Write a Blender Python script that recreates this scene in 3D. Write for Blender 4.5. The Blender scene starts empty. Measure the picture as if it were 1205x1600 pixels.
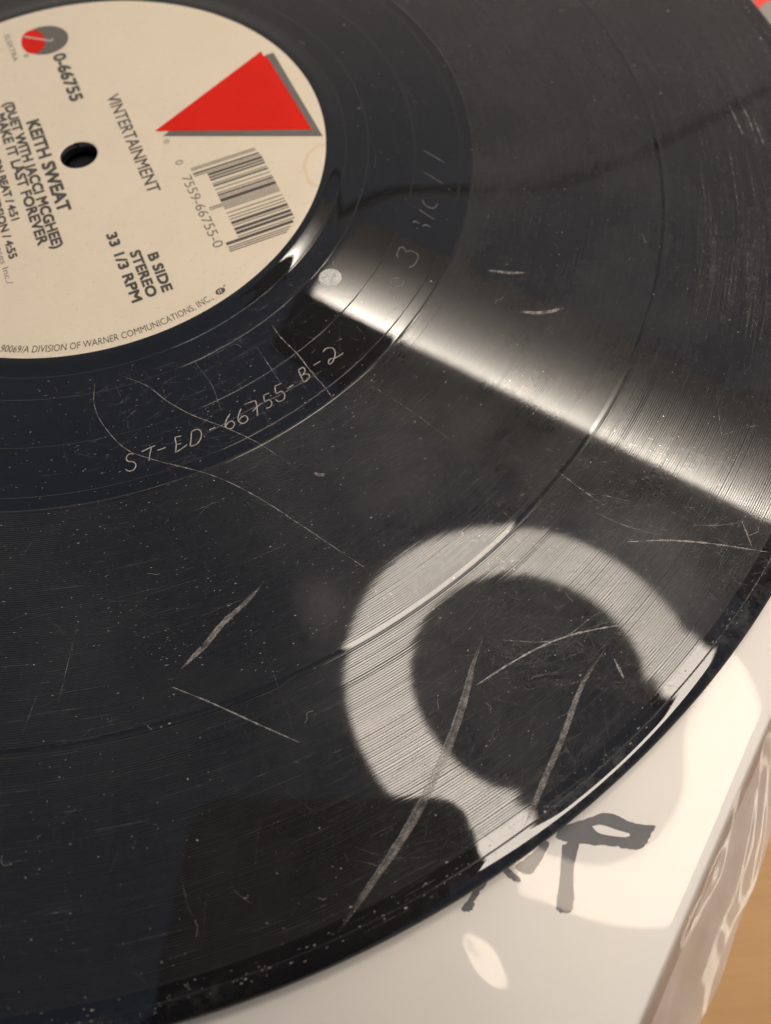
import bpy, bmesh, math, random
import numpy as np
from mathutils import Matrix, Vector
random.seed(7)
rng = np.random.default_rng(11)
S = bpy.context.scene
MM = 0.001

# ------------------------------------------------------------------ camera
# Measured from the disc, label and hole outlines: the phone hangs 104 mm above the record.
FPX, PW, PH = 1148.7, 1205.0, 1600.0
CAM = np.array([57.737, -130.034, 103.733])          # mm, record centre = origin, groove plane = z 0
ROT = np.array([[0.998475145, 0.055203116, 0.0],
                [-0.050218594, 0.908318611, -0.415253408],
                [-0.022923282, 0.414620207, 0.909705780]])
cam_d = bpy.data.cameras.new('camera')
cam = bpy.data.objects.new('camera', cam_d)
S.collection.objects.link(cam)
m = Matrix.Identity(4)
for i in range(3):
    for j in range(3):
        m[i][j] = ROT[i, j]
    m[i][3] = CAM[i] * MM
cam.matrix_world = m
cam_d.sensor_fit = 'VERTICAL'
cam_d.sensor_height = 24.0
cam_d.sensor_width = 24.0
cam_d.lens = FPX / PH * 24.0
cam_d.clip_start = 0.004
cam_d.clip_end = 50
cam_d.dof.use_dof = True
cam_d.dof.focus_distance = 0.113
cam_d.dof.aperture_fstop = cam_d.lens / 1.65          # 1.65 mm pupil
S.camera = cam

# ------------------------------------------------------------------ world, exposure
w = bpy.data.worlds.new('World'); S.world = w; w.use_nodes = True
bg = w.node_tree.nodes['Background']
# dim room: warm walls towards the horizon, cool daylight on the ceiling
wt = w.node_tree
tc = wt.nodes.new('ShaderNodeTexCoord'); sx = wt.nodes.new('ShaderNodeSeparateXYZ'); wt.links.new(tc.outputs['Generated'], sx.inputs[0])
mr = wt.nodes.new('ShaderNodeMapRange'); mr.interpolation_type = 'SMOOTHSTEP'
mr.inputs['From Min'].default_value = 0.35; mr.inputs['From Max'].default_value = 0.85
wt.links.new(sx.outputs[2], mr.inputs['Value'])
wm = wt.nodes.new('ShaderNodeMix'); wm.data_type = 'RGBA'; wt.links.new(mr.outputs[0], wm.inputs[0])
wm.inputs[6].default_value = (0.50, 0.45, 0.395, 1); wm.inputs[7].default_value = (0.145, 0.185, 0.265, 1)
wt.links.new(wm.outputs[2], bg.inputs[0]); bg.inputs[1].default_value = 1.0
S.view_settings.view_transform = 'Standard'
S.view_settings.look = 'None'
S.view_settings.exposure = 0.0
S.view_settings.gamma = 1.0
S.render.engine = 'CYCLES'
S.cycles.max_bounces = 5
S.cycles.diffuse_bounces = 2
S.cycles.glossy_bounces = 3
S.cycles.transparent_max_bounces = 8
S.cycles.caustics_reflective = True
S.cycles.use_denoising = True
S.cycles.sample_clamp_indirect = 6.0
S.cycles.filter_width = 1.2
RING_POWER = 18.5
BAND_POWER = 7.0

# ------------------------------------------------------------------ pixel -> point on a horizontal surface
def at(x, y, z=0.0):
    d = ROT @ np.array([(x - PW / 2) / FPX, -(y - PH / 2) / FPX, -1.0])
    t = (z - CAM[2]) / d[2]
    return CAM + t * d
def mirrored(x, y, h):
    """where the mirror ray through a photo pixel reaches height h above the record (mm)"""
    d = ROT @ np.array([(x - PW / 2) / FPX, -(y - PH / 2) / FPX, -1.0])
    d[2] = -d[2]
    v = np.array([CAM[0], CAM[1], -CAM[2]])
    return v + (h - v[2]) / d[2] * d

# ------------------------------------------------------------------ object helpers (all lengths in mm)
def link(o, parent=None):
    S.collection.objects.link(o)
    if parent is not None:
        o.parent = parent
    return o
def empty(name, loc=(0, 0, 0)):
    o = bpy.data.objects.new(name, None)
    o.empty_display_size = 0.01
    o.location = [c * MM for c in loc]
    return link(o)
def tag(o, label=None, cat=None, group=None, kind=None):
    if label: o['label'] = label
    if cat: o['category'] = cat
    if group: o['group'] = group
    if kind: o['kind'] = kind
    return o
def mesh_obj(name, verts, faces, mat, parent=None, smooth=False):
    me = bpy.data.meshes.new(name)
    v = np.asarray(verts, dtype=float) * MM
    me.from_pydata(v.tolist(), [], faces)
    if smooth:
        me.polygons.foreach_set('use_smooth', [True] * len(me.polygons))
    me.update()
    if mat: me.materials.append(mat)
    return link(bpy.data.objects.new(name, me), parent)
def lathe(name, prof, mat, parent=None, seg=512, closed=False, smooth=True):
    n = len(prof)
    a = np.linspace(0, 2 * math.pi, seg, endpoint=False)
    pr = np.array(prof)
    V = np.zeros((seg, n, 3))
    V[:, :, 0] = np.cos(a)[:, None] * pr[None, :, 0]
    V[:, :, 1] = np.sin(a)[:, None] * pr[None, :, 0]
    V[:, :, 2] = pr[None, :, 1]
    F = []
    for i in range(seg):
        j = (i + 1) % seg
        for k in range(n if closed else n - 1):
            k2 = (k + 1) % n
            F.append((i * n + k, i * n + k2, j * n + k2, j * n + k))
    # orientation: outward profile listed inner -> outer on top gives upward normals
    F = [f[::1] for f in F]
    return mesh_obj(name, V.reshape(-1, 3), F, mat, parent, smooth)
def box_bm(bm, c, s, rot=None):
    r = bmesh.ops.create_cube(bm, size=1.0)
    for v in r['verts']:
        p = Vector((v.co.x * s[0], v.co.y * s[1], v.co.z * s[2]))
        if rot is not None: p = rot @ p
        v.co = (p + Vector(c)) 
    return r['verts']
def bm_obj(name, bm, mat, parent=None, smooth=False, bevel=0, seg=3):
    if bevel:
        bmesh.ops.bevel(bm, geom=bm.edges[:] , offset=bevel, segments=seg, affect='EDGES', profile=0.5)
    bmesh.ops.recalc_face_normals(bm, faces=bm.faces)
    bmesh.ops.scale(bm, vec=(MM, MM, MM), verts=bm.verts)
    me = bpy.data.meshes.new(name); bm.to_mesh(me); bm.free()
    if smooth: me.polygons.foreach_set('use_smooth', [True] * len(me.polygons))
    if mat: me.materials.append(mat)
    return link(bpy.data.objects.new(name, me), parent)
def catmull(pts, n=8):
    p = np.array(pts, float)
    if len(p) < 3:
        return np.array([p[0] + (p[-1] - p[0]) * t for t in np.linspace(0, 1, n + 1)])
    q = np.vstack([2 * p[0] - p[1], p, 2 * p[-1] - p[-2]])
    out = []
    for i in range(1, len(q) - 2):
        for t in np.linspace(0, 1, n, endpoint=False):
            a, b, c, d = q[i - 1], q[i], q[i + 1], q[i + 2]
            out.append(0.5 * ((2 * b) + (-a + c) * t + (2 * a - 5 * b + 4 * c - d) * t * t + (-a + 3 * b - 3 * c + d) * t ** 3))
    out.append(p[-1])
    return np.array(out)
def ridge(path, widths, h, z):
    """a thin raised burr (triangular section) following a path on the record, mm"""
    P = np.array(path)[:, :2]; n = len(P)
    T = np.gradient(P, axis=0); T /= np.linalg.norm(T, axis=1)[:, None] + 1e-12
    N = np.c_[-T[:, 1], T[:, 0]]
    V = []; F = []
    for i in range(n):
        wd = widths[i] / 2
        V += [(*(P[i] + N[i] * wd), z), (*P[i], z + h), (*(P[i] - N[i] * wd), z)]
    for i in range(n - 1):
        a, b = i * 3, i * 3 + 3
        F += [(a, a + 1, b + 1, b), (a + 1, a + 2, b + 2, b + 1)]
    return V, F
def tube(path, rad, nseg=6, caps=True):
    P = np.array(path, float); n = len(P)
    T = np.gradient(P, axis=0); T /= np.linalg.norm(T, axis=1)[:, None] + 1e-12
    up = np.array([0, 0, 1.0]); V = []; F = []
    r = np.broadcast_to(rad, n)
    for i in range(n):
        a = np.cross(T[i], up)
        if np.linalg.norm(a) < 1e-4: a = np.array([1.0, 0, 0])
        a /= np.linalg.norm(a); b = np.cross(T[i], a)
        for k in range(nseg):
            t = 2 * math.pi * k / nseg
            V.append(P[i] + r[i] * (math.cos(t) * a + math.sin(t) * b))
    for i in range(n - 1):
        for k in range(nseg):
            k2 = (k + 1) % nseg
            F.append((i * nseg + k, i * nseg + k2, (i + 1) * nseg + k2, (i + 1) * nseg + k))
    if caps:
        F.append(tuple(range(nseg))[::-1]); F.append(tuple((n - 1) * nseg + k for k in range(nseg)))
    return V, F
def merge(parts):
    V = []; F = []
    for v, f in parts:
        o = len(V); V += [tuple(p) for p in v]; F += [tuple(i + o for i in q) for q in f]
    return V, F

# ------------------------------------------------------------------ node helpers
class N:
    """tiny expression builder over shader math nodes"""
    def __init__(s, nt, sock): s.nt, s.s = nt, sock
    def _m(s, op, *a):
        n = s.nt.nodes.new('ShaderNodeMath'); n.operation = op
        for i, v in enumerate((s,) + a):
            if isinstance(v, N): s.nt.links.new(v.s, n.inputs[i])
            else: n.inputs[i].default_value = v
        return N(s.nt, n.outputs[0])
    def __add__(s, o): return s._m('ADD', o)
    def __sub__(s, o): return s._m('SUBTRACT', o)
    def __mul__(s, o): return s._m('MULTIPLY', o)
    def __truediv__(s, o): return s._m('DIVIDE', o)
    def rsub(s, c): return (s * -1.0) + c
    def gt(s, o): return s._m('GREATER_THAN', o)
    def lt(s, o): return s._m('LESS_THAN', o)
    def fract(s): return s._m('FRACT')
    def sin(s): return s._m('SINE')
    def abs(s): return s._m('ABSOLUTE')
    def mx(s, o): return s._m('MAXIMUM', o)
    def mn(s, o): return s._m('MINIMUM', o)
    def pw(s, o): return s._m('POWER', o)
    def clamp(s): return s.mx(0.0).mn(1.0)
    def band(s, lo, hi): return s.gt(lo) * s.lt(hi)
def mat(name):
    m = bpy.data.materials.new(name); m.use_nodes = True
    nt = m.node_tree; nt.nodes.clear()
    out = nt.nodes.new('ShaderNodeOutputMaterial')
    return m, nt, out
def principled(nt, color=(0.5, 0.5, 0.5), rough=0.5, **kw):
    b = nt.nodes.new('ShaderNodeBsdfPrincipled')
    b.inputs['Base Color'].default_value = (*color, 1)
    b.inputs['Roughness'].default_value = rough
    for k, v in kw.items():
        b.inputs[k.replace('_', ' ')].default_value = v
    return b
def coords(nt, kind='Object'):
    return nt.nodes.new('ShaderNodeTexCoord').outputs[kind]
def noise(nt, vec, scale, detail=3, rough=0.5, dims='3D', w=None):
    n = nt.nodes.new('ShaderNodeTexNoise'); n.noise_dimensions = dims
    n.inputs['Scale'].default_value = scale; n.inputs['Detail'].default_value = detail; n.inputs['Roughness'].default_value = rough
    if dims == '1D': nt.links.new(w.s, n.inputs['W'])
    else: nt.links.new(vec, n.inputs['Vector'])
    return N(nt, n.outputs['Fac'])
def comb(nt, x, y, z):
    c = nt.nodes.new('ShaderNodeCombineXYZ')
    for i, v in enumerate((x, y, z)):
        if isinstance(v, N): nt.links.new(v.s, c.inputs[i])
        else: c.inputs[i].default_value = v
    return c.outputs[0]
def mixcol(nt, fac, a, b):
    n = nt.nodes.new('ShaderNodeMix'); n.data_type = 'RGBA'
    if isinstance(fac, N): nt.links.new(fac.s, n.inputs[0])
    else: n.inputs[0].default_value = fac
    for i, v in ((6, a), (7, b)):
        if isinstance(v, tuple): n.inputs[i].default_value = (*v, 1)
        else: nt.links.new(v, n.inputs[i])
    return n.outputs[2]
def vadd(nt, a, b, op='ADD'):
    n = nt.nodes.new('ShaderNodeVectorMath'); n.operation = op
    nt.links.new(a, n.inputs[0])
    if b is not None: nt.links.new(b, n.inputs[1])
    return n.outputs[0]
def simple(name, color, rough=0.5, var=0.0, scale=200.0, **kw):
    m, nt, out = mat(name)
    b = principled(nt, color, rough, **kw)
    if var:
        f = noise(nt, coords(nt), scale, 4)
        c2 = tuple(max(0, c * (1 - var)) for c in color)
        nt.links.new(mixcol(nt, f, c2, tuple(min(1, c * (1 + var * 0.6)) for c in color)), b.inputs['Base Color'])
    nt.links.new(b.outputs[0], out.inputs[0])
    return m

# ------------------------------------------------------------------ vinyl
R_DEAD, R_LAST, R_GAP, R_OUT = 79.25, 146.5, 115.7, 150.8
def make_vinyl():
    m, nt, out = mat('black_vinyl')
    oc = coords(nt)
    sp = nt.nodes.new('ShaderNodeSeparateXYZ'); nt.links.new(oc, sp.inputs[0])
    x = N(nt, sp.outputs[0]) * 1000.0; y = N(nt, sp.outputs[1]) * 1000.0
    r = (x * x + y * y)._m('SQRT')
    th = y._m('ARCTAN2', x)
    # groove mask, with the quiet gap between the two tracks
    g = r.band(R_DEAD, R_LAST)
    gap = (r - R_GAP + 0.15).abs().lt(0.28)
    g = g * gap.rsub(1.0)
    wob = noise(nt, None, 0.55, 3, 0.6, '1D', r)              # loud and quiet passages
    fine = noise(nt, comb(nt, r * 6.0, th * 24.0, 0.0), 1.0, 2)   # modulation along the groove
    u = r * (1.0 / 0.335) + th * (1 / (2 * math.pi)) + wob * 0.9
    ph = u.fract()
    gid = u._m('FLOOR')
    rnd = nt.nodes.new('ShaderNodeTexWhiteNoise'); rnd.noise_dimensions = '1D'; nt.links.new(gid.s, rnd.inputs['W'])
    rr = N(nt, rnd.outputs['Value'])
    wl = (wob - 0.5) * 0.16 + (fine - 0.5) * 0.08 - rr.pw(6.0) * 0.16 + 0.71
    wl = wl - ((r - 116.5).abs() * -1.6 + 1.0).clamp() * 0.26 - ((r - 120.4).abs() * -1.6 + 1.0).clamp() * 0.2
    wl = wl.mx(0.38).mn(0.88)
    t = (ph - wl) / wl.rsub(1.0)
    ing = ph.gt(wl) * g
    sn = (t * (2 * math.pi)).sin()
    slope_g = sn._m('SIGN') * sn.abs().pw(0.4) * 0.80 * ing
    slope_l = ((ph / wl - 0.5) * 0.004 + (rr - 0.5) * 0.0035) * (g - ing)
    # engraved run-out lines and the lead-in groove: narrow V cuts
    sl = slope_g + slope_l
    for r0, hw, am in ((58.4, 0.16, 0.7), (67.7, 0.14, 0.7), (76.8, 0.14, 0.7), (148.15, 0.12, 0.7), (R_GAP + 0.45, 0.11, 0.35), (79.2, 0.28, 0.5), (53.9, 0.12, 0.7)):
        d = (r - r0) / hw
        sl = sl + d.abs().lt(1.0) * (d * math.pi).sin() * am
    # lightly uneven pressing
    p1 = noise(nt, oc, 55.0, 2); p2 = noise(nt, oc, 420.0, 2)
    sl = sl + (p1 - 0.5) * 0.006 + (p2 - 0.5) * 0.0015
    nx = x / r * sl; ny = y / r * sl
    p3 = noise(nt, vadd(nt, oc, comb(nt, 3.0, 7.0, 1.0)), 60.0, 2)
    nx = nx + (p3 - 0.5) * 0.004
    geo = nt.nodes.new('ShaderNodeNewGeometry')
    nrm = vadd(nt, vadd(nt, geo.outputs['Normal'], comb(nt, nx, ny, 0.0)), None, 'NORMALIZE')
    # scuffed haze: handling wear, cloudy
    h1 = noise(nt, oc, 38.0, 6, 0.62); h2 = noise(nt, oc, 900.0, 3, 0.7)
    st = noise(nt, comb(nt, r * 2.2, th * 9.0, 0.0), 1.0, 4, 0.6)
    haze = ((h1 - 0.42) * 3.0).clamp() * 0.6 + ((h2 - 0.5) * 3.0).clamp() * 0.3 + ((st - 0.5) * 3).clamp() * g * 0.35
    rim = ((r - 146.6) * 0.5).clamp() * ((noise(nt, oc, 420.0, 5, 0.7) - 0.44) * 4.0).clamp() * ((noise(nt, oc, 30.0, 2) - 0.42) * 5.0).clamp()
    haze = haze + rim * 1.5
    for px, py, rad, amt in ((500, 952, 5.5, 1.0), (620, 760, 9.0, 0.7), (1000, 830, 9.0, 0.6), (720, 660, 8.0, 0.4), (1040, 930, 6.0, 0.5)):   # finger smudges
        c0 = at(px, py)
        dd = ((x - float(c0[0])) * (x - float(c0[0])) + (y - float(c0[1])) * (y - float(c0[1])))._m('SQRT') * (1.0 / rad)
        haze = haze + (dd.rsub(1.0) + (h1 - 0.5) * 1.6).clamp() * (h2 * 0.8 + 0.3) * amt
    a = principled(nt, (0.0075, 0.0075, 0.0084), 0.07)
    b = principled(nt, (0.027, 0.0265, 0.028), 0.36)
    nt.links.new(mixcol(nt, rim, (0.027, 0.0265, 0.028), (0.16, 0.15, 0.14)), b.inputs['Base Color'])
    for q in (a, b): nt.links.new(nrm, q.inputs['Normal'])
    nt.links.new((g * 0.015 + 0.015 + h2 * 0.02).s, a.inputs['Roughness'])
    mx = nt.nodes.new('ShaderNodeMixShader')
    nt.links.new((haze * (g * 0.30 + 0.12) + g * 0.03 + 0.02).clamp().s, mx.inputs[0])
    nt.links.new(a.outputs[0], mx.inputs[1]); nt.links.new(b.outputs[0], mx.inputs[2])
    nt.links.new(mx.outputs[0], out.inputs[0])
    return m
M = {}
M['vinyl'] = make_vinyl()

def make_label_paper():
    m, nt, out = mat('cream_label_paper')
    oc = coords(nt)
    b = principled(nt, (0.68, 0.55, 0.39), 0.42)
    f = noise(nt, oc, 42.0, 7, 0.62); f2 = noise(nt, oc, 1500.0, 3)
    c = mixcol(nt, f, (0.58, 0.498, 0.378), (0.67, 0.583, 0.455))
    c = mixcol(nt, ((f2 - 0.62) * 6.0).clamp() * 0.4, c, (0.42, 0.31, 0.21))
    # brown water ring near the edge
    sp = nt.nodes.new('ShaderNodeSeparateXYZ'); nt.links.new(oc, sp.inputs[0])
    s0 = at(497, 262)
    dx = N(nt, sp.outputs[0]) * 1000.0 - float(s0[0] + 1.5); dy = N(nt, sp.outputs[1]) * 1000.0 - float(s0[1])
    f3 = noise(nt, oc, 160.0, 3)
    rr = (dx * dx + dy * dy * 0.45)._m('SQRT') + (f3 - 0.5) * 2.6
    ring = ((rr - 3.9).abs() * -1.8 + 1.0).clamp() * 0.5
    c = mixcol(nt, ring, c, (0.50, 0.36, 0.19))
    nt.links.new(c, b.inputs['Base Color'])
    bp = nt.nodes.new('ShaderNodeBump'); bp.inputs['Strength'].default_value = 0.5; bp.inputs['Distance'].default_value = 0.00012
    nt.links.new(noise(nt, oc, 700.0, 6, 0.65).s, bp.inputs['Height']); nt.links.new(bp.outputs[0], b.inputs['Normal'])
    nt.links.new(b.outputs[0], out.inputs[0])
    return m
M['label'] = make_label_paper()
M['ink'] = simple('black_ink', (0.05, 0.045, 0.038), 0.5, 0.25, 900)
M['ink_thin'] = simple('grey_ink', (0.13, 0.115, 0.095), 0.5, 0.25, 900)
M['red'] = simple('red_ink', (0.52, 0.011, 0.004), 0.5, 0.10, 120, Specular_IOR_Level=0.1)
M['grey'] = simple('dark_grey_ink', (0.095, 0.085, 0.075), 0.45, 0.15, 300)
M['etch'] = simple('etched_vinyl', (0.38, 0.35, 0.315), 0.35, 0.7, 1500)
M['etch_faint'] = simple('stamped_vinyl', (0.10, 0.095, 0.09), 0.3, 0.6, 900)
M['frost'] = simple('frosted_mark', (0.55, 0.55, 0.52), 0.16, 0.7, 2600)
M['dust'] = simple('dust_speck', (0.48, 0.445, 0.41), 0.6, 0.6, 400)

def make_scratch(name, col, dens, comb_groove):
    m, nt, out = mat(name)
    oc = coords(nt)
    b = principled(nt, col, 0.32)
    tr = nt.nodes.new('ShaderNodeBsdfTransparent')
    sp = nt.nodes.new('ShaderNodeSeparateXYZ'); nt.links.new(oc, sp.inputs[0])
    x = N(nt, sp.outputs[0]) * 1000.0; y = N(nt, sp.outputs[1]) * 1000.0
    r = (x * x + y * y)._m('SQRT')
    f = noise(nt, oc, 700.0, 3, 0.7)
    a = ((f - 0.5) * 2.0 + dens).clamp()
    if comb_groove:
        a = a * (((r * (2 * math.pi / 0.315)).sin() * 0.10 + 0.80).clamp())
    mx = nt.nodes.new('ShaderNodeMixShader')
    nt.links.new(a.s, mx.inputs[0]); nt.links.new(tr.outputs[0], mx.inputs[1]); nt.links.new(b.outputs[0], mx.inputs[2])
    nt.links.new(mx.outputs[0], out.inputs[0])
    return m
M['scratch_or_glint'] = make_scratch('scratch_glint_vinyl', (0.25, 0.228, 0.21), 0.52, False)
M['scuff'] = make_scratch('scuffed_grooves', (0.40, 0.37, 0.345), 0.52, True)
M['hair'] = make_scratch('hairline_wear_glint', (0.20, 0.186, 0.172), 0.42, False)

# ------------------------------------------------------------------ setting: table
def make_wood():
    m, nt, out = mat('oak_table')
    oc = coords(nt)
    mp = nt.nodes.new('ShaderNodeMapping'); mp.inputs['Rotation'].default_value = (0, 0, math.radians(38)); mp.inputs['Scale'].default_value = (40, 420, 40)
    nt.links.new(oc, mp.inputs[0])
    f = noise(nt, mp.outputs[0], 1.0, 5, 0.6); f2 = noise(nt, oc, 60.0, 3)
    c = mixcol(nt, f, (0.33, 0.17, 0.055), (0.52, 0.30, 0.115))
    c = mixcol(nt, f2 * 0.4, c, (0.40, 0.22, 0.08))
    b = principled(nt, (0.4, 0.22, 0.08), 0.45)
    nt.links.new(c, b.inputs['Base Color'])
    nt.links.new(b.outputs[0], out.inputs[0])
    return m
Z_TABLE = -7.2
t = mesh_obj('table_top', [(-420, -420, Z_TABLE), (420, -420, Z_TABLE), (420, 420, Z_TABLE), (-420, 420, Z_TABLE),
                           (-420, -420, Z_TABLE - 20), (420, -420, Z_TABLE - 20), (420, 420, Z_TABLE - 20), (-420, 420, Z_TABLE - 20)],
             [(0, 1, 2, 3), (4, 7, 6, 5), (0, 4, 5, 1), (1, 5, 6, 2), (2, 6, 7, 3), (3, 7, 4, 0)], make_wood())
tag(t, kind='structure')

# ------------------------------------------------------------------ white sleeve (square, turned so one side faces lower right)
Z_PAPER = -3.4
E1 = np.array([0.809, -0.588]); E2 = np.array([0.588, 0.809])      # outward across the visible side, along it
def make_paper():
    m, nt, out = mat('white_sleeve_card')
    oc = coords(nt)
    b = principled(nt, (0.80, 0.76, 0.71), 0.55)
    f = noise(nt, oc, 25.0, 4); f2 = noise(nt, oc, 600.0, 3)
    c = mixcol(nt, f, (0.75, 0.73, 0.70), (0.805, 0.785, 0.755))
    c = mixcol(nt, ((f2 - 0.7) * 8).clamp() * 0.2, c, (0.55, 0.45, 0.36))
    nt.links.new(c, b.inputs['Base Color'])
    nt.links.new(b.outputs[0], out.inputs[0])
    return m
M['paper'] = make_paper()
sleeve = empty('record_sleeve', (0, 0, Z_TABLE))
tag(sleeve, 'white square card sleeve lying under the black record', 'record sleeve')
bm = bmesh.new()
rotz = Matrix.Rotation(math.atan2(E1[1], E1[0]), 3, 'Z')
box_bm(bm, (0, 0, 3.6 + 0.0), (315.5, 315.5, Z_PAPER - Z_TABLE - 0.4), None)
for v in bm.verts:
    v.co.z = (Z_PAPER - Z_TABLE) if v.co.z > 3.6 else 0.25
    v.co = rotz @ v.co
bm_obj('card', bm, M['paper'], sleeve, smooth=False, bevel=0.7, seg=4)
M['ink_wash'] = simple('slate_ink', (0.11, 0.11, 0.125), 0.5, 0.4, 250)
M['print_grey'] = simple('print_grey', (0.30, 0.29, 0.275), 0.5, 0.1, 80)
M['print_red'] = simple('print_red', (0.72, 0.07, 0.055), 0.45, 0.1, 80)
def flat_patch(name, pts, z, material, parent, base=(0, 0, 0), rough=0.0, smooth=True, thick=0.03):
    """thin printed patch from photo points, standing thick mm above z"""
    q = np.array([at(*p, z)[:2] for p in pts])
    if smooth:
        q2 = np.vstack([q, q[:1]]); q = catmull(q2, 6)[:-1] + rng.normal(0, rough, (len(pts) * 6, 2))
    n = len(q)
    V = [(*p, z + thick) for p in q]
    V = [(a - base[0], b - base[1], c - base[2]) for a, b, c in V]
    return mesh_obj(name, V, [tuple(range(n)) if np.sum(q[:, 0] * np.roll(q[:, 1], -1) - q[:, 1] * np.roll(q[:, 0], -1)) > 0 else tuple(range(n))[::-1]], material, parent)
SB = (0, 0, Z_TABLE)
flat_patch('painted_stroke', [(905, 1283), (935, 1272), (952, 1270), (968, 1276), (985, 1284), (1000, 1288), (1024, 1291), (1016, 1306), (1004, 1325), (985, 1327), (955, 1322), (925, 1320), (890, 1316), (868, 1308), (880, 1292)], Z_PAPER + 0.000, M['ink_wash'], sleeve, SB, 0.055)
flat_patch('painted_gap', [(925, 1291), (940, 1289), (965, 1297), (984, 1303), (978, 1308), (955, 1306), (935, 1301)], Z_PAPER + 0.09, M['paper'], sleeve, SB)
flat_patch('painted_stroke', [(878, 1322), (892, 1314), (905, 1320), (899, 1345), (896, 1375), (897, 1405), (893, 1424), (880, 1426), (870, 1420), (873, 1385), (876, 1350)], Z_PAPER + 0.012, M['ink_wash'], sleeve, SB, 0.055)
flat_patch('painted_stroke', [(850, 1312), (858, 1318), (848, 1340), (836, 1360), (826, 1366), (812, 1362), (806, 1352), (826, 1338)], Z_PAPER + 0.024, M['ink_wash'], sleeve, SB, 0.055)
flat_patch('painted_stroke', [(792, 1354), (806, 1366), (815, 1376), (808, 1378), (796, 1372), (784, 1360)], Z_PAPER + 0.036, M['ink_wash'], sleeve, SB, 0.055)
flat_patch('painted_stroke', [(766, 1372), (758, 1384), (744, 1402), (738, 1421), (728, 1425), (722, 1420), (732, 1405), (748, 1382)], Z_PAPER + 0.048, M['ink_wash'], sleeve, SB, 0.055)
mesh_obj('hole_dark_patch', [(9 * math.cos(k * math.pi / 20), 9 * math.sin(k * math.pi / 20), Z_PAPER + 0.04 - Z_TABLE) for k in range(40)], [tuple(range(40))], simple('painted_hole_dark', (0.004, 0.004, 0.006), 0.6), sleeve)  # shade of the spindle hole painted as a black disc on the uncut card
flat_patch('print_panel', [(1100, -120), (1300, -120), (1300, 130), (1205, 110), (1150, 50)], Z_PAPER, M['print_grey'], sleeve, SB, smooth=False)
flat_patch('print_letter', [(1184, -12), (1210, -16), (1230, -6), (1225, 4), (1205, 2), (1193, 6), (1185, 14), (1176, 12)], Z_PAPER + 0.03, M['print_red'], sleeve, SB)

# ------------------------------------------------------------------ clear plastic outer bag over the sleeve
def make_film():
    m, nt, out = mat('clear_film')
    oc = coords(nt)
    tr = nt.nodes.new('ShaderNodeBsdfTransparent'); tr.inputs[0].default_value = (0.97, 0.965, 0.955, 1)
    gl = nt.nodes.new('ShaderNodeBsdfGlossy'); gl.inputs['Roughness'].default_value = 0.045; gl.inputs['Color'].default_value = (1.0, 0.93, 0.84, 1)
    fr = nt.nodes.new('ShaderNodeFresnel'); fr.inputs[0].default_value = 1.26
    mx = nt.nodes.new('ShaderNodeMixShader')
    nt.links.new((N(nt, fr.outputs[0]) * 1.25).clamp().s, mx.inputs[0]); nt.links.new(tr.outputs[0], mx.inputs[1]); nt.links.new(gl.outputs[0], mx.inputs[2])
    nt.links.new(mx.outputs[0], out.inputs[0])
    return m
M['film'] = make_film()
def film_height(u, v):
    """u outward across the visible side (mm from centre), v along it"""
    z = Z_PAPER + 0.36
    z += 0.05 * math.sin(u / 9.5 + v / 16.0) + 0.06 * math.sin(v / 12.5 - u / 24.0 + 1.1)
    k = max(0.0, min(u, 156.0) - 126.0)                        # the free edge of the bag bows up, unevenly
    z += (0.052 * k - 0.00035 * k * k) * min(1.0, k / 8.0) + 0.048 * math.cos(2 * math.pi * (v + 44) / 21.0) * k / 30.0 * (1 if v > -70 else math.exp(-((v + 70) / 6.0) ** 2))
    z += 0.015 * math.sin(v / 3.6 + u / 5.5)
    z -= 0.032 * 9.0 * 0.886 * math.erf((v + 51.0) / 9.0) * min(1.0, k / 14.0)
    q = E1 * u + E2 * v - GLINT_BUMP
    a = q @ BDIR; b = q @ np.array([-BDIR[1], BDIR[0]])
    z += 0.34 * math.exp(-(a / 9.0) ** 2 - (b / 2.5) ** 2)      # bump added to catch the lamp as a leaf-shaped highlight
    if u > 156.0:                                             # rolls over the card edge down to the table
        k = min(1.0, (u - 156.0) / 3.0)
        z -= 2.6 * k * k
    return z
GLINT_BUMP = at(735, 1520, Z_PAPER)[:2]
BDIR = at(772, 1565, Z_PAPER)[:2] - at(702, 1475, Z_PAPER)[:2]; BDIR /= np.linalg.norm(BDIR)
us = np.concatenate([np.arange(-159.0, 60, 6.0), np.arange(60, 150, 1.0), np.arange(150, 159.1, 0.4)])
vs = np.concatenate([np.arange(-163, 0, 0.8), np.arange(0, 60, 1.6), np.arange(60, 164, 6.0)])
V = []; F = []
for u in us:
    for v in vs:
        p = E1 * u + E2 * v
        V.append((p[0], p[1], film_height(u, v)))
nv = len(vs)
for i in range(len(us) - 1):
    for j in range(nv - 1):
        a = i * nv + j
        F.append((a, a + nv, a + nv + 1, a + 1))
bag = mesh_obj('plastic_bag', [(x, y, z - Z_TABLE) for x, y, z in V], F, M['film'], None, True)
bag.location = (0, 0, Z_TABLE * MM)
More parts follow.
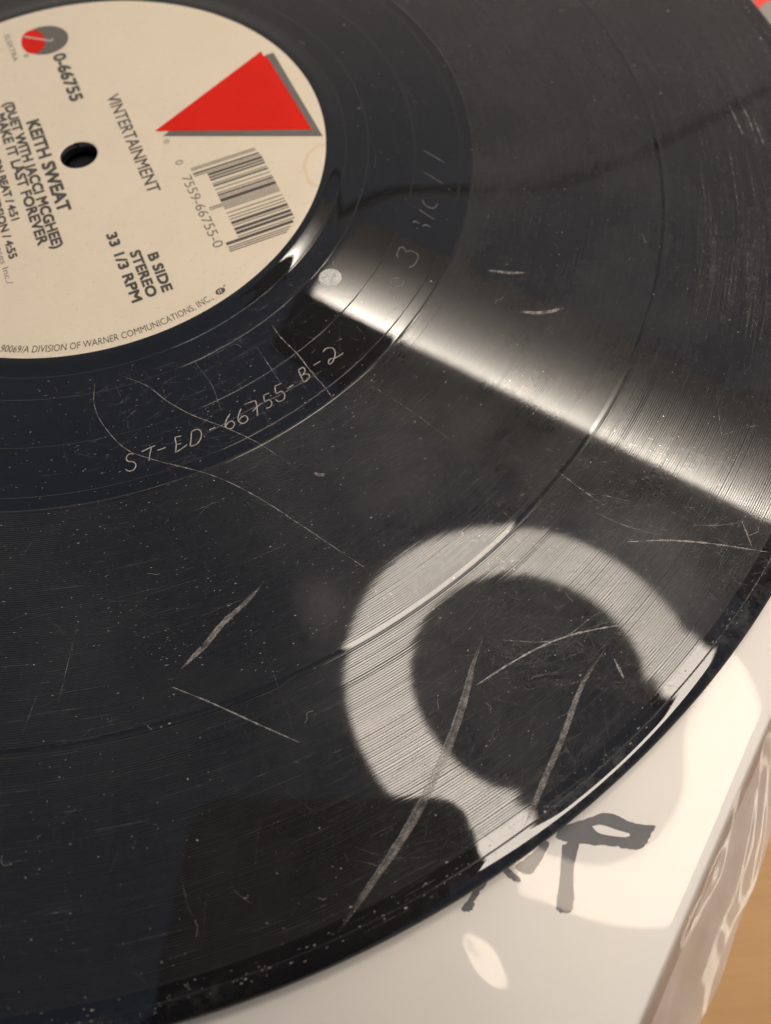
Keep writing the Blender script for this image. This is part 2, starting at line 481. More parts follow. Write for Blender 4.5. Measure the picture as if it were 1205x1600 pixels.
# its welded side seam: milky, crinkled strip lying past the card
def make_seam():
    m, nt, out = mat('milky_film_seam')
    tr = nt.nodes.new('ShaderNodeBsdfTransparent'); tr.inputs[0].default_value = (0.9, 0.88, 0.86, 1)
    b = principled(nt, (0.70, 0.66, 0.62), 0.09, IOR=1.5)
    mx = nt.nodes.new('ShaderNodeMixShader')
    nt.links.new((noise(nt, coords(nt), 130.0, 3) * 0.4 + 0.22).clamp().s, mx.inputs[0])
    nt.links.new(tr.outputs[0], mx.inputs[1]); nt.links.new(b.outputs[0], mx.inputs[2]); nt.links.new(mx.outputs[0], out.inputs[0])
    return m
V = []; F = []
us2 = np.arange(157.3, 163.5, 0.22); vs2 = np.arange(-160, 10, 0.35)
for u in us2:
    for v in vs2:
        k = (u - 157.3) / 6.5
        e = 0.35 * math.sin(v / 5.3 + 0.7) + 0.15 * math.sin(v / 2.1)
        p = E1 * (u + e * k) + E2 * v
        z = -3.2 - 0.9 * k + 0.36 * math.sin(u * 1.35 + 1.9 * math.sin(v / 6.0) + v * 0.21) * min(1, k * 3) + 0.22 * math.sin(v / 4.3 - u * 0.5) * k + 0.05 * math.sin(v / 1.3 + u * 1.4)
        V.append((p[0], p[1], max(z, Z_TABLE + 0.2) - Z_TABLE))
n2 = len(vs2)
for i in range(len(us2) - 1):
    for j in range(n2 - 1):
        a = i * n2 + j; F.append((a, a + n2, a + n2 + 1, a + 1))
mesh_obj('seam', V, F, make_seam(), bag, True)
tag(bag, 'clear crinkled plastic outer bag wrapped over the white sleeve', 'plastic bag')

# ------------------------------------------------------------------ the record
rec = empty('vinyl_record', (0, 0, 0))
tag(rec, 'scratched black vinyl record with cream paper label and red triangle', 'record')
prof = [(3.62, -1.9), (3.62, 0.10), (3.9, 0.20), (49.6, 0.20), (50.1, 0.24), (50.6, 0.25), (51.2, 0.245), (51.8, 0.21), (52.4, 0.14), (53.0, 0.07), (53.6, 0.03), (54.4, 0.0)]
prof += [(r, 0.0) for r in np.arange(56, 78.1, 2.0)] + [(78.7, 0.0), (79.0, 0.008), (79.4, 0.045), (79.9, 0.055), (80.4, 0.060), (81.2, 0.065)]
prof += [(r, 0.07) for r in np.arange(82, 114, 2.0)]
prof += [(114.4, 0.07), (114.9, 0.0695), (115.3, 0.067), (115.7, 0.0655), (116.1, 0.067), (116.5, 0.0695), (117.0, 0.07), (118, 0.07), (119.4, 0.07), (119.8, 0.0693), (120.3, 0.0680), (120.8, 0.0693), (121.2, 0.07), (122, 0.07)]
prof += [(r, 0.07) for r in np.arange(124, 143, 2.0)]
prof += [(143.2, 0.070), (144.2, 0.063), (144.7, 0.063), (145.6, 0.072), (146.5, 0.082), (147.2, 0.092), (148.0, 0.103), (148.6, 0.120), (149.2, 0.140), (149.6, 0.135), (149.95, 0.10), (150.3, 0.01), (150.6, -0.14), (150.78, -0.45), (150.8, -0.85), (150.7, -1.25), (150.3, -1.6), (149.6, -1.85), (148.5, -1.9)]
prof = [(r, z - 0.04 if (r > 80 and z > 0.041) else (z * 0.43 if 78.9 < r <= 80 else z)) for r, z in prof]
lathe('disc', prof, M['vinyl'], rec, seg=720)
lprof = [(3.75, 0.14), (3.95, 0.27), (4.3, 0.30), (16.2, 0.30), (16.5, 0.27), (16.8, 0.215), (17.1, 0.27), (17.4, 0.30), (48.6, 0.30), (49.3, 0.29), (49.7, 0.26), (49.95, 0.20)]
lab = lathe('paper_label', lprof, M['label'], rec, seg=256)
ZL = 0.30
tag(lab, 'cream paper label with black lettering, barcode and red triangle')

# --- printing on the label
dg_dirty = True
def text_mesh(body, bold=0.0, space=1.0):
    cu = bpy.data.curves.new('txt', 'FONT'); cu.body = body; cu.size = 1.0; cu.offset = bold; cu.space_character = space
    cu.resolution_u = 3
    o = bpy.data.objects.new('txt', cu); S.collection.objects.link(o)
    dg = bpy.context.evaluated_depsgraph_get(); dg.update()
    me = bpy.data.meshes.new_from_object(o.evaluated_get(dg))
    co = np.zeros(len(me.vertices) * 3); me.vertices.foreach_get('co', co)
    bpy.data.objects.remove(o); bpy.data.curves.remove(cu)
    return me, co.reshape(-1, 3)
CAPH = None
def printed(body, start, ang, length, height, material, bold=0.02, name='printed_text', space=1.0, parent=None, z=None):
    me, co = text_mesh(body, 0.0, space)
    faces = [tuple(p.vertices) for p in me.polygons]
    bpy.data.meshes.remove(me)
    x0, x1 = co[:, 0].min(), co[:, 0].max()
    x = (co[:, 0] - x0) / (x1 - x0) * length
    y = co[:, 1] / 0.70 * height
    c, s = math.cos(math.radians(ang)), math.sin(math.radians(ang))
    VV = []; FF = []
    k = bold * height * 2.6                         # heavy weights: the glyph struck several times
    shifts = ((0, 0),) if bold <= 0 else ((-k, -k), (k, -k), (-k, k), (k, k), (0, 0))
    for i, (sx, sy) in enumerate(shifts):
        o = len(VV)
        xx, yy = x + sx, y + sy
        VV += list(zip(start[0] + xx * c - yy * s, start[1] + xx * s + yy * c, np.full(len(x), (ZL if z is None else z) + 0.03 + 0.004 * i)))
        FF += [tuple(q + o for q in f) for f in faces]
    return mesh_obj(name, VV, FF, material, parent or lab)
A = -68.7
printed('KEITH SWEAT', (-12.0, 10.2), A, 27.9, 2.45, M['ink'], 0.025)
printed('(DUET WITH JACCI MCGHEE)', (-17.8, 16.4), A, 44.4, 1.95, M['ink'], 0.025)
printed('MAKE IT LAST FOREVER', (-19.0, 12.9), A, 39.6, 1.95, M['ink'], 0.022)
printed('ON BEAT / 4:51', (-17.3, -0.3), A, 18.2, 1.5, M['ink'], 0.025)
printed('VERSION / 4:55', (-16.3, -9.6), A, 18.6, 1.5, M['ink'], 0.022)
printed('eases Inc./', (-13.0, -22.9), A, 11.0, 1.15, M['ink_thin'], 0.0)
printed('33 1/3 RPM', (8.0, -22.2), A, 17.9, 1.85, M['ink'], 0.025)
printed('STEREO', (12.9, -27.0), A, 11.7, 1.85, M['ink'], 0.025)
printed('B SIDE', (16.3, -27.8), A, 9.7, 1.85, M['ink'], 0.025)
printed('VINTERTAINMENT', (3.8, 16.9), A, 31.1, 2.6, M['ink'], 0.006)
printed('0-66755', (-9.5, 31.3), A, 16.5, 2.6, M['ink'], 0.022)
printed('ELEKTRA', (-21.5, 39.2), A, 9.9, 1.15, M['ink_thin'], -0.01)
printed('7559-66755-0', (21.2, -8.1), A, 20.4, 2.0, M['ink_thin'], -0.005)
printed('0', (19.6, -3.6), A, 1.3, 1.6, M['ink_thin'], -0.012)
for px, py in ((260, 224), (41, 90)):                                     # the small circled R marks
    c0 = at(px, py)
    printed('®', (c0[0] - 0.6, c0[1] + 0.5), A, 1.3, 1.1, M['ink_thin'], 0.0, name='registered_mark')
# rim line, bent along the edge
def rim_text(body, a0, a1, rb, h):
    me, co = text_mesh(body, 0.0)
    x0, x1 = co[:, 0].min(), co[:, 0].max()
    an = np.radians(a0 + (co[:, 0] - x0) / (x1 - x0) * (a1 - a0)); rr = rb - co[:, 1] / 0.70 * h
    V = np.c_[np.cos(an) * rr, np.sin(an) * rr, np.full(len(rr), ZL + 0.03)]
    me.vertices.foreach_set('co', (V * MM).ravel()); me.name = 'rim_text'
    me.materials.clear(); me.materials.append(M['ink']); me.update()
    link(bpy.data.objects.new('rim_text', me), lab)
rim_text('A 90069/A DIVISION OF WARNER COMMUNICATIONS, INC.,', -101.0, -53.3, 48.7, 1.5)
def disc_patch(name, c, rx, ry, ang, z, material, parent, n=28):
    ca, sa = math.cos(ang), math.sin(ang)
    V = [(c[0] + rx * math.cos(t) * ca - ry * math.sin(t) * sa, c[1] + rx * math.cos(t) * sa + ry * math.sin(t) * ca, z) for t in np.linspace(0, 2 * math.pi, n, endpoint=False)]
    return mesh_obj(name, V, [tuple(range(n))], material, parent)
disc_patch('emblem', (30.2, -37.3), 0.95, 0.72, math.radians(35), ZL + 0.03, M['ink'], lab)
for s in (-0.25, 0.2):
    q = np.array([(30.2, -37.3)]) + s * np.array([0.8, 0.55])
    V, F = ridge([(q[0][0] - 0.2, q[0][1] + 0.4), (q[0][0] + 0.05, q[0][1] - 0.4)], [0.16, 0.16], 0.003, ZL + 0.05)
    mesh_obj('emblem_stroke', V, F, M['label'], lab)
disc_patch('registered_mark', (30.85, -36.1), 0.22, 0.22, 0, ZL + 0.03, M['ink_thin'], lab, 10)
# logo top left: dark disc, red disc overlapping it, pale stroke
def px_ellipse(cx, cy, rx, ry, rot, n=36):
    return [(cx + rx * math.cos(t) * math.cos(rot) - ry * math.sin(t) * math.sin(rot), cy + rx * math.cos(t) * math.sin(rot) + ry * math.sin(t) * math.cos(rot)) for t in np.linspace(0, 2 * math.pi, n, endpoint=False)]
flat_patch('logo_disc', px_ellipse(70.5, 63, 37, 22, math.radians(-10)), ZL, M['grey'], lab, smooth=False)
big = [p for p in px_ellipse(70.5, 63, 37, 22, math.radians(-10), 120)]
sm = px_ellipse(51, 66, 18.5, 20, math.radians(-10), 60)
def inside(p): 
    dx, dy = p[0] - 70.5, p[1] - 63; c, s = math.cos(math.radians(10)), math.sin(math.radians(10))
    return ((dx * c - dy * s) / 38) ** 2 + ((dx * s + dy * c) / 23) ** 2 <= 1
flat_patch('logo_red', px_ellipse(52, 65.5, 18.5, 18.5, 0, 40), ZL + 0.03, M['red'], lab, smooth=False)
def px_line(name, pts, wmm, z, material, parent, sm=True):
    q = np.array([at(*p, z)[:2] for p in pts])
    q = catmull(q, 6) if sm else q
    V, F = ridge(q, [wmm] * len(q), 0.004, z)
    return mesh_obj(name, V, F, material, parent)
M['pale_ink'] = simple('pale_ink', (0.45, 0.37, 0.31), 0.5)
px_line('logo_stroke', [(38, 57), (55, 60), (70, 62), (79, 64), (83, 60)], 0.45, ZL + 0.07, M['pale_ink'], lab)
# red triangle over its grey shadow
def poly(name, pts, z, material):
    a = sum(pts[i][0] * pts[(i + 1) % len(pts)][1] - pts[i][1] * pts[(i + 1) % len(pts)][0] for i in range(len(pts)))
    idx = tuple(range(len(pts)))
    return mesh_obj(name, [(*p, z) for p in pts], [idx if a > 0 else idx[::-1]], material, lab)
poly('triangle_shadow', [(16.7, 3.9), (18.0, 5.6), (37.3, 27.6), (38.9, 28.3), (49.3, 1.3)], ZL + 0.03, M['grey'])
poly('red_triangle', [(14.9, 5.5), (36.2, 28.9), (36.8, 27.3), (37.5, 27.0), (47.1, 3.4)], ZL + 0.06, M['red'])
# barcode, one mesh per bar
L_ = {'0': '0001101', '5': '0110001', '6': '0101111', '7': '0111011', '9': '0001011'}
Rr = {k: ''.join('1' if c == '0' else '0' for c in v) for k, v in L_.items()}
digits = '075596675500'
bits = '101' + ''.join(L_[d] for d in digits[:6]) + '01010' + ''.join(Rr[d] for d in digits[6:]) + '101'
du = np.array([math.cos(math.radians(A)), math.sin(math.radians(A))]); dv = np.array([-du[1], du[0]])
b0 = np.array([22.9, -5.8]); mod = 24.0 / 95
i = 0
while i < 95:
    if bits[i] == '1':
        j = i
        while j < 95 and bits[j] == '1': j += 1
        guard = i < 10 or i >= 85 or 45 <= i < 50
        v0 = 0.0 if guard else 2.6
        p0 = b0 + du * (i * mod); p1 = b0 + du * (j * mod - 0.02)
        top = 14.0
        top = min(top, 13.5 + 0.05 * i)
        q = [p0 + dv * v0, p1 + dv * v0, p1 + dv * top, p0 + dv * top]
        while max(np.hypot(*q[2]), np.hypot(*q[3])) > 48.6:
            top -= 0.2; q[2] = p1 + dv * top; q[3] = p0 + dv * top
        poly('barcode_bar', [tuple(c) for c in q], ZL + 0.03, M['ink'])
        i = j
    else:
        i += 1

# --- etched run-out inscription
ETCH = [
 [[(95,600),(70,600),(55,620),(64,636),(90,640),(103,655),(93,677),(70,685),(50,676)]],
 [[(130,590),(165,573),(200,558)],[(180,570),(172,600),(168,635)]],
 [[(207,583),(230,576),(252,567)]],
 [[(328,511),(298,520),(303,555),(298,593)],[(303,555),(330,547)],[(298,593),(330,574),(358,553)]],
 [[(378,490),(376,525),(372,562)],[(378,490),(405,478),(425,490),(425,520),(405,550),(372,563)]],
 [[(465,482),(498,468)]],
 [[(570,400),(552,430),(545,458),(558,474),(580,472),(592,452),(580,438),(560,445),(550,460)]],
 [[(625,375),(612,405),(610,433),(625,448),(645,445),(658,427),(645,410),(625,418),(615,434)]],
 [[(640,355),(695,335)],[(695,335),(703,370),(705,412)],[(680,390),(720,352)]],
 [[(765,297),(735,310)],[(735,310),(742,340),(762,332),(776,346),(770,366),(748,374)]],
 [[(825,250),(790,265)],[(790,265),(800,300),(822,290),(840,305),(835,330),(810,340),(795,330)]],
 [[(852,278),(885,256)]],
 [[(908,185),(920,215),(935,246)],[(908,185),(930,172),(941,186),(932,205),(920,212)],[(930,207),(955,204),(962,222),(935,246)]],
 [[(982,162),(1018,140)]],
 [[(1030,95),(1045,78),(1075,75),(1090,95),(1085,128),(1070,152),(1057,150),(1065,130),(1092,124),(1132,100)]],
]
def etched(strokes, ox, oy, s, wmm, h=0.05, name='etched_letter', material=None):
    parts = []
    for st in strokes:
        q = catmull([at(ox + a / s, oy + b / s)[:2] for a, b in st], 7)
        wj = [wmm * (0.75 + 0.5 * random.random()) for _ in q]
        wj[0] *= 0.4; wj[-1] *= 0.4
        # two burrs thrown up either side of the cut
        T = np.gradient(q, axis=0); T /= np.linalg.norm(T, axis=1)[:, None]
        Nn = np.c_[-T[:, 1], T[:, 0]]
        parts.append(ridge(q + Nn * wmm * 0.28, [x * 0.55 for x in wj], h, 0.0))
        parts.append(ridge(q - Nn * wmm * 0.28, [x * 0.45 for x in wj], h * 0.8, 0.0))
    V, F = merge(parts)
    return mesh_obj(name, V, F, material or M['etch'], rec)
for st in ETCH:
    etched(st, 180, 520, 3.171, 0.20)
ETCH2 = [
 [[(602,930),(615,905),(645,900),(678,910),(670,935),(640,950),(610,945),(602,930)]],
 [[(645,790),(640,770),(655,735),(680,735),(690,757),(715,750),(755,775),(742,820),(705,845)]],
 [[(728,595),(742,588),(764,602)]], [[(780,615),(800,607),(826,622)]],
 [[(760,520),(805,552),(850,580)]],
 [[(780,468),(798,500),(840,515),(867,490)]],
 [[(785,315),(840,345),(895,380)]], [[(785,195),(845,228),(905,265)]],
]
for st in ETCH2:
    etched(st, 440, 180, 3.544, 0.20, 0.03, material=M['etch_faint'])
# frosted round mark beside the label
fm = []
V = [(0, 0, 0.10)]; n = 40
c0 = at(516, 434)
for k, (rad, z) in enumerate(((0.7, 0.11), (1.35, 0.09), (1.85, 0.07), (2.05, 0.01))):
    for t in range(n):
        a = 2 * math.pi * t / n; q = rad * (1 + (0.05 * random.random() if k > 1 else 0))
        V.append((q * math.cos(a), q * math.sin(a), z + (random.uniform(-0.10, 0.10) if k < 3 else 0)))
F = [(0, 1 + t, 1 + (t + 1) % n) for t in range(n)]
for k in range(3):
    for t in range(n):
        a = 1 + k * n + t; b = 1 + k * n + (t + 1) % n
        F.append((a, a + n, b + n, b))
mesh_obj('frosted_mark', [(c0[0] + a, c0[1] + b, c) for a, b, c in V], F, M['frost'], rec)

# --- the scratches one can pick out, and drawn groove glints
SCR = [  # photo path, widest px, material, profile exponent
 ([(148,600),(147,630),(160,662),(195,700),(240,718),(330,742),(400,775),(470,820),(530,860),(572,888)], 1.5, 'scratch_or_glint'),
 ([(193,588),(230,603),(262,627),(300,648),(350,667),(382,681),(407,694),(430,709),(454,725)], 1.4, 'scratch_or_glint'),
 ([(425,508),(440,528),(464,552),(486,580),(510,608),(520,624)], 1.8, 'scratch_or_glint'),
 ([(282,1046),(300,1028),(322,1006),(350,972),(385,940),(415,905)], 9.0, 'scuff'),
 ([(268,1073),(330,1098),(400,1130),(468,1160)], 2.0, 'scuff'),
 ([(527,1458),(580,1380),(640,1290),(690,1190),(720,1110),(740,1040),(756,993)], 13.0, 'scuff'),
 ([(812,1316),(832,1265),(850,1220),(880,1150),(910,1070),(952,1004)], 8.0, 'scuff'),
 ([(745,1070),(800,1035),(850,1008),(900,990),(960,978),(1010,970)], 3.0, 'scuff'),
 ([(972,847),(1040,844),(1110,849),(1204,863)], 2.4, 'scuff'),
 ([(806,487),(850,488),(884,480)], 6.0, 'scuff'),
 ([(760,422),(795,426),(824,426)], 5.0, 'scuff'),
 ([(122,972),(105,1040),(90,1105)], 0.6, 'hair'),
 ([(410,1010),(430,1060),(455,1130),(462,1160)], 0.45, 'hair'),
 ([(1140,165),(1152,190),(1163,214)], 1.4, 'scratch_or_glint'), ([(1160,164),(1172,190),(1178,206)], 1.2, 'scratch_or_glint'), ([(1176,180),(1186,205),(1194,226)], 1.5, 'scratch_or_glint'),  # three groove glints painted as pale streaks
 ([(1120,608),(1123,640),(1128,680)], 0.9, 'hair'), ([(1128,680),(1165,668),(1200,662)], 0.9, 'hair'),
 ([(930,800),(980,822),(1040,838)], 2.0, 'hair'), ([(905,770),(950,775),(990,785)], 1.6, 'hair'),
 ([(870,735),(910,765),(960,800)], 1.8, 'hair'), ([(1160,815),(1168,835),(1176,856)], 2.0, 'scratch_or_glint'),
 ([(300,690),(390,640),(450,610),(510,575)], 1.2, 'hair'),
 ([(400,540),(420,570),(440,600)], 1.4, 'hair'), ([(300,560),(330,600),(345,640)], 1.2, 'hair'),
 ([(560,590),(640,640),(720,700)], 1.2, 'hair'), ([(780,1000),(870,1000),(930,960)], 2.0, 'hair'),
 ([(1080,820),(1130,820),(1175,812)], 1.6, 'hair'), ([(975,1060),(968,1045),(960,1030)], 4.0, 'scuff'),
 ([(490,738),(500,742),(510,740)], 6.0, 'scuff'),
]
for pts, wpx, mk in SCR:
    q = catmull([at(*p, 0.09)[:2] for p in pts], 10)
    d = np.linalg.norm(q - CAM[:2], axis=1); d = np.sqrt(d ** 2 + CAM[2] ** 2)
    tt = np.linspace(0, 1, len(q)); k = np.clip(np.sin(np.pi * np.clip(tt * 0.96 + 0.02, 0, 1)) ** (0.45 if wpx < 4 else 0.5), 0.05, 1)
    wj = wpx * d / FPX * k * (1 + 0.25 * rng.standard_normal(len(q)).clip(-1.5, 1.5) * (0.3 if wpx > 4 else 1))
    z = 0.045
    if wpx <= 4:
        V, F = ridge(q, np.maximum(wj, 0.02), 0.012, z)
    else:                                                  # a scuff is a bundle of fine parallel cuts
        T = np.gradient(q, axis=0); T /= np.linalg.norm(T, axis=1)[:, None] + 1e-12
        Nn = np.c_[-T[:, 1], T[:, 0]]; bundle = []
        nb = int(wpx * 2.2)
        for b_ in range(nb):
            f_ = (b_ + 0.5) / nb - 0.5 + random.uniform(-0.03, 0.03)
            i0 = int(len(q) * max(0.0, random.uniform(-0.05, 0.10) + abs(f_) * random.uniform(0.0, 0.5)))
            i1 = int(len(q) * min(1.0, random.uniform(0.88, 1.05) - abs(f_) * random.uniform(0.0, 0.5)))
            if i1 - i0 < 4: continue
            qq = (q + Nn * (wj * f_)[:, None])[i0:i1]
            ww = np.array([wpx / nb * d[0] / FPX * random.uniform(0.5, 1.3)] * len(qq)) * np.clip(np.sin(np.linspace(0.05, math.pi - 0.05, len(qq))) * 2.5, 0.1, 1)
            bundle.append(ridge(qq, ww, 0.012, z + 0.001 * b_))
        V, F = merge(bundle)
    mesh_obj('scratch_or_glint', V, F, M[mk], rec)
# --- hairline wear and painted groove glints: countless, one mesh
def rec_z(r):
    if r < 54: return 0.12
    if r < 79.2: return 0.008
    if r < 145: return 0.038
    return 0.055 if r < 147 else 0.10
parts = []
def hair(x, y, ang, ln, wd, bend=0.0):
    s = np.linspace(-0.5, 0.5, 5) * ln
    a = ang + bend * s / max(ln, 1e-6)
    q = np.c_[x + s * np.cos(a), y + s * np.sin(a)]
    r = np.hypot(q[:, 0], q[:, 1])
    if r.min() < 54.5 or r.max() > 149: return
    if (r.min() < 79.3) != (r.max() < 79.3): return
    parts.append(ridge(q, [wd * 0.3, wd, wd, wd, wd * 0.3], 0.006, rec_z(r.max()) + 0.004))
def rand_px(x0, x1, y0, y1):
    p = at(random.uniform(x0, x1), random.uniform(y0, y1)); return p[0], p[1]
for _ in range(330):
    x, y = rand_px(-20, 1225, -10, 1600)
    hair(x, y, random.uniform(0, math.pi), random.choice((1, 1.5, 2, 3, 5, 8)) * random.uniform(0.6, 1.3), random.uniform(0.02, 0.05), random.uniform(-0.4, 0.4))
for _ in range(1150):                                                       # wear between the two reflections, denser to paint light catching it there
    x, y = rand_px(760, 1220, 690, 1080)
    hair(x, y, random.gauss(-0.25, 0.5), random.uniform(1.5, 9), random.uniform(0.018, 0.04), random.uniform(-0.2, 0.2))
for _ in range(450):                                                       # run-out area left of the pale band, denser for light caught there
    x, y = rand_px(130, 640, 430, 740)
    hair(x, y, random.choice((random.gauss(0.55, 0.2), random.gauss(-0.7, 0.4))), random.uniform(0.8, 5), random.uniform(0.018, 0.04))
for _ in range(450):                                                       # along the grooves
    x, y = rand_px(-20, 1225, -10, 1500)
    hair(x, y, math.atan2(x, -y) + random.gauss(0, 0.02), random.uniform(1, 9), random.uniform(0.02, 0.05))
for _ in range(240):
    x, y = rand_px(600, 1010, 900, 1330)
    hair(x, y, random.gauss(0.6, 0.7), random.uniform(1, 5), random.uniform(0.02, 0.05))
for _ in range(170):                                                       # groove glints and wear painted as pale hairs, upper right
    x, y = rand_px(1090, 1215, 60, 520)
    hair(x, y, math.atan2(x, -y) + random.gauss(0, 0.015), random.uniform(5, 22), random.uniform(0.02, 0.045))
V, F = merge(parts)
tag(mesh_obj('hairline_scratches_glints', V, F, M['hair'], rec), kind='stuff')

# --- dust lying on the record
parts = []
def speck(x, y, size, tail=0.0, ang=0.0):
    r = math.hypot(x, y)
    if r < 54.5 and r > 49: return
    if r > 149 or r < 5: return
    z = (ZL + 0.01 if r < 50 else rec_z(r))
    k = 5
    V = [(x, y, z + size * 0.5)]
    for t in range(k):
        a = 2 * math.pi * t / k + random.random() * 0.6
        q = size * random.uniform(0.5, 1.1) * 0.5
        V.append((x + q * math.cos(a) + (tail * math.cos(ang) if t == 0 else 0), y + q * math.sin(a) + (tail * math.sin(ang) if t == 0 else 0), z))
    parts.append((V, [(0, 1 + t, 1 + (t + 1) % k) for t in range(k)]))
for _ in range(2300):
    x, y = rand_px(-20, 1225, -10, 1600)
    if math.hypot(x, y) < 52: continue
    if math.sin(x / 9.0 + 1.3 * math.sin(y / 13.0)) + math.sin(y / 7.0 + x / 17.0) + random.gauss(0, 0.9) < -0.1: continue
    sz = min(0.42, 0.09 * math.exp(random.gauss(0.25, 0.5)))
    speck(x, y, sz, random.choice((0, 0, 0.1, 0.3)) * random.random() , math.atan2(y, x) + 1.57)
for _ in range(500):
    x, y = rand_px(0, 600, 560, 1050)
    speck(x, y, 0.075 * math.exp(random.gauss(0.1, 0.4)), random.choice((0, 0.2, 0.35)), math.atan2(y, x) + 1.57)
for cx, cy, n in ((610, 820, 20), (560, 870, 25), (360, 640, 25), (700, 760, 20), (1090, 560, 25), (330, 930, 18), (250, 1000, 22)):
    for _ in range(n):
        x, y = rand_px(cx - 45, cx + 45, cy - 25, cy + 25)
        speck(x, y, 0.09 * math.exp(random.gauss(0, 0.4)))
for _ in range(420):                                                       # gathered along the rim
    a = math.radians(random.uniform(-85, 15)); r = random.choice((random.uniform(147.4, 149.3), random.gauss(147.5, 1.0)))
    speck(r * math.cos(a), r * math.sin(a), 0.07 * math.exp(random.gauss(0.2, 0.6)), random.choice((0, 0.3)), a + 1.57)
for _ in range(26):                                                        # lint
    x, y = rand_px(0, 1205, 0, 1500)
    r = math.hypot(x, y)
    if r < 56 or r > 145 or abs(r - 79) < 4: continue
    a = random.uniform(0, 6.28); ln = random.uniform(0.6, 2.6); z = rec_z(r) + 0.06
    q = [(x, y, z)]
    for _k in range(5):
        a += random.gauss(0, 0.5); q.append((q[-1][0] + ln / 5 * math.cos(a), q[-1][1] + ln / 5 * math.sin(a), z + random.uniform(0, 0.05)))
    parts.append(tube(catmull(q, 3), 0.018, 4))
V, F = merge(parts)
dust = mesh_obj('dust', V, F, M['dust'])
tag(dust, 'pale dust specks scattered over the black record', 'dust', kind='stuff')

# ------------------------------------------------------------------ lamps (met only as reflections, built where they hang)
def emission(name, col, strength):
    m, nt, out = mat(name)
    e = nt.nodes.new('ShaderNodeEmission'); e.inputs[0].default_value = (*col, 1); e.inputs[1].default_value = strength
    nt.links.new(e.outputs[0], out.inputs[0]); return m
M['housing'] = simple('dark_lamp_housing', (0.02, 0.02, 0.022), 0.45, 0.1, 60)
ring = empty('ring_lamp', (156, -22, 430))
nrm = Vector((math.sin(math.radians(-8)), math.sin(math.radians(-14)), 1)).normalized()
ring.rotation_euler = nrm.to_track_quat('Z', 'Y').to_euler()
tag(ring, 'glowing white ring lamp mirrored as a pale ring in the record', 'lamp')
RO, RI = 134.5, 88.0
lathe('diffuser', [(RI, 0.0), (RI + 4, -5.0), (RI + 14, -8.0), (RO - 14, -8.0), (RO - 4, -5.0), (RO, 0.0)][::-1], emission('ring_glow', (1.0, 0.88, 0.755), RING_POWER), ring, seg=96)
lathe('housing', [(RI - 3, 0.5), (RI - 3, 18.0), (RO + 3, 18.0), (RO + 3, 0.5)], M['housing'], ring, seg=96, closed=True)

band = empty('strip_lamp')
A0 = mirrored(470, 452, 350.0); B0 = mirrored(1205, 815, 350.0)
dirx = (B0 - A0) / np.linalg.norm(B0 - A0)
B1 = B0 + dirx * 110.0
mid = (A0 + B1) / 2; half = np.linalg.norm(B1 - A0) / 2
zf = np.array([100.0, -20.0, 0.0]) - mid; zf -= dirx * (zf @ dirx); zf /= np.linalg.norm(zf)
yf = np.cross(zf, dirx)                                     # towards the fading side
if yf[1] < 0: yf = -yf; dirx = -dirx
mw = Matrix.Identity(4)
for i in range(3):
    mw[i][0], mw[i][1], mw[i][2], mw[i][3] = dirx[i], yf[i], zf[i], mid[i] * MM
band.matrix_world = mw
tag(band, 'long lamp with white reflector, its form devised to mirror as a pale band in the vinyl', 'lamp')
M['reflector'] = simple('white_reflector', (0.85, 0.83, 0.79), 0.6, 0.05, 20)
rp = [(-52, -22.0), (-20, -22.0), (0, -22.0), (15, -23.0), (35, -27.0), (56, -35.0), (78, -46.0)]  # reflector bend devised so the mirrored band fades to one side
V = [(sx_ * half, y, z - d) for d in (0, 2.0) for sx_ in (-1, 1) for y, z in rp]
n8 = len(rp); F = []
for k in range(n8 - 1):
    F += [(k, k + 1, n8 + k + 1, n8 + k), (2 * n8 + k, 3 * n8 + k, 3 * n8 + k + 1, 2 * n8 + k + 1)]
mesh_obj('reflector', V, F, M['reflector'], band, True)
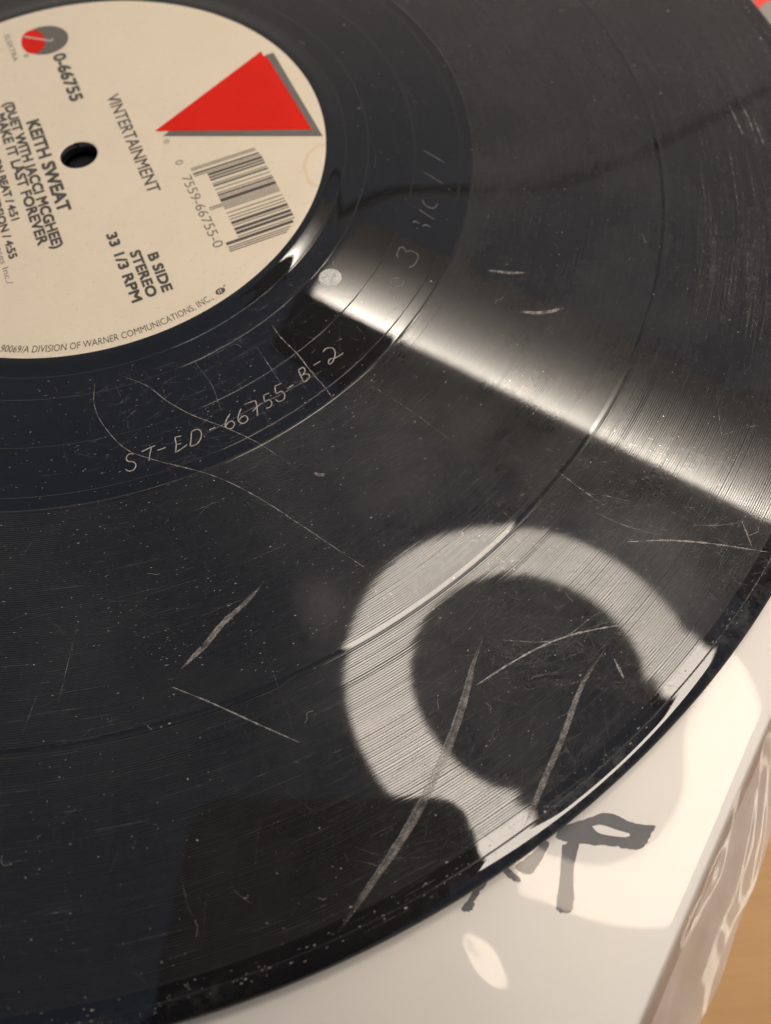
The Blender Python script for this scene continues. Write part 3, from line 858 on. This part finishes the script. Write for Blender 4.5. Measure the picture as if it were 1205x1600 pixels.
bm = bmesh.new(); box_bm(bm, (0, -26, 1.5), (half * 2, 52, 2)); box_bm(bm, (0, -53, -11), (half * 2, 2, 24)); bm_obj('cover', bm, M['housing'], band)
al = bpy.data.lights.new('tube', 'AREA'); al.shape = 'RECTANGLE'; al.size = half * 2 * MM * 0.98; al.size_y = 0.010
al.energy = BAND_POWER; al.color = (1.0, 0.915, 0.82)
ao = bpy.data.objects.new('tube', al); link(ao, band); ao.location = (0, -14 * MM, -0.5 * MM)

# hanging lamp cord
cp = [mirrored(x, y, 300.0) for x, y in ((430, 400), (520, 345), (560, 322), (620, 300), (740, 297), (850, 290), (930, 268), (1000, 240), (1060, 210), (1200, 140))]
for i, p in enumerate(cp): p[2] += 0
V, F = tube(catmull(cp, 6), 4.0, 8)
cb = cp[0]
cord = mesh_obj('lamp_cord', [np.array(v) - cb for v in V], F, M['housing'], None, True)
cord.location = [c * MM for c in cb]
tag(cord, 'dark lamp cord mirrored as a thin curve across the upper grooves', 'cord')

# ------------------------------------------------------------------ the phone that takes the picture
ph = empty('phone')
ph.matrix_world = cam.matrix_world.copy()
tag(ph, 'dark phone held over the record, mirrored in its lower edge', 'phone')
M['phone'] = simple('phone_glass', (0.012, 0.012, 0.014), 0.3, 0.1, 50)
bm = bmesh.new()
n = 10; cr = 10.0; x0, x1, y0, y1 = -57.3, 17.8, -144.0, 14.4
pts = []
for cx, cy, a0 in ((x1 - cr, y1 - cr, 0), (x0 + cr, y1 - cr, 90), (x0 + cr, y0 + cr, 180), (x1 - cr, y0 + cr, 270)):
    for k in range(n + 1):
        a = math.radians(a0 + 90 * k / n); pts.append((cx + cr * math.cos(a), cy + cr * math.sin(a)))
lo = [bm.verts.new((x, y, 1.5)) for x, y in pts]; hi = [bm.verts.new((x, y, 10.0)) for x, y in pts]
bm.faces.new(lo); bm.faces.new(hi)
for k in range(len(pts)):
    k2 = (k + 1) % len(pts); bm.faces.new((lo[k], lo[k2], hi[k2], hi[k]))
bm_obj('body', bm, M['phone'], ph)
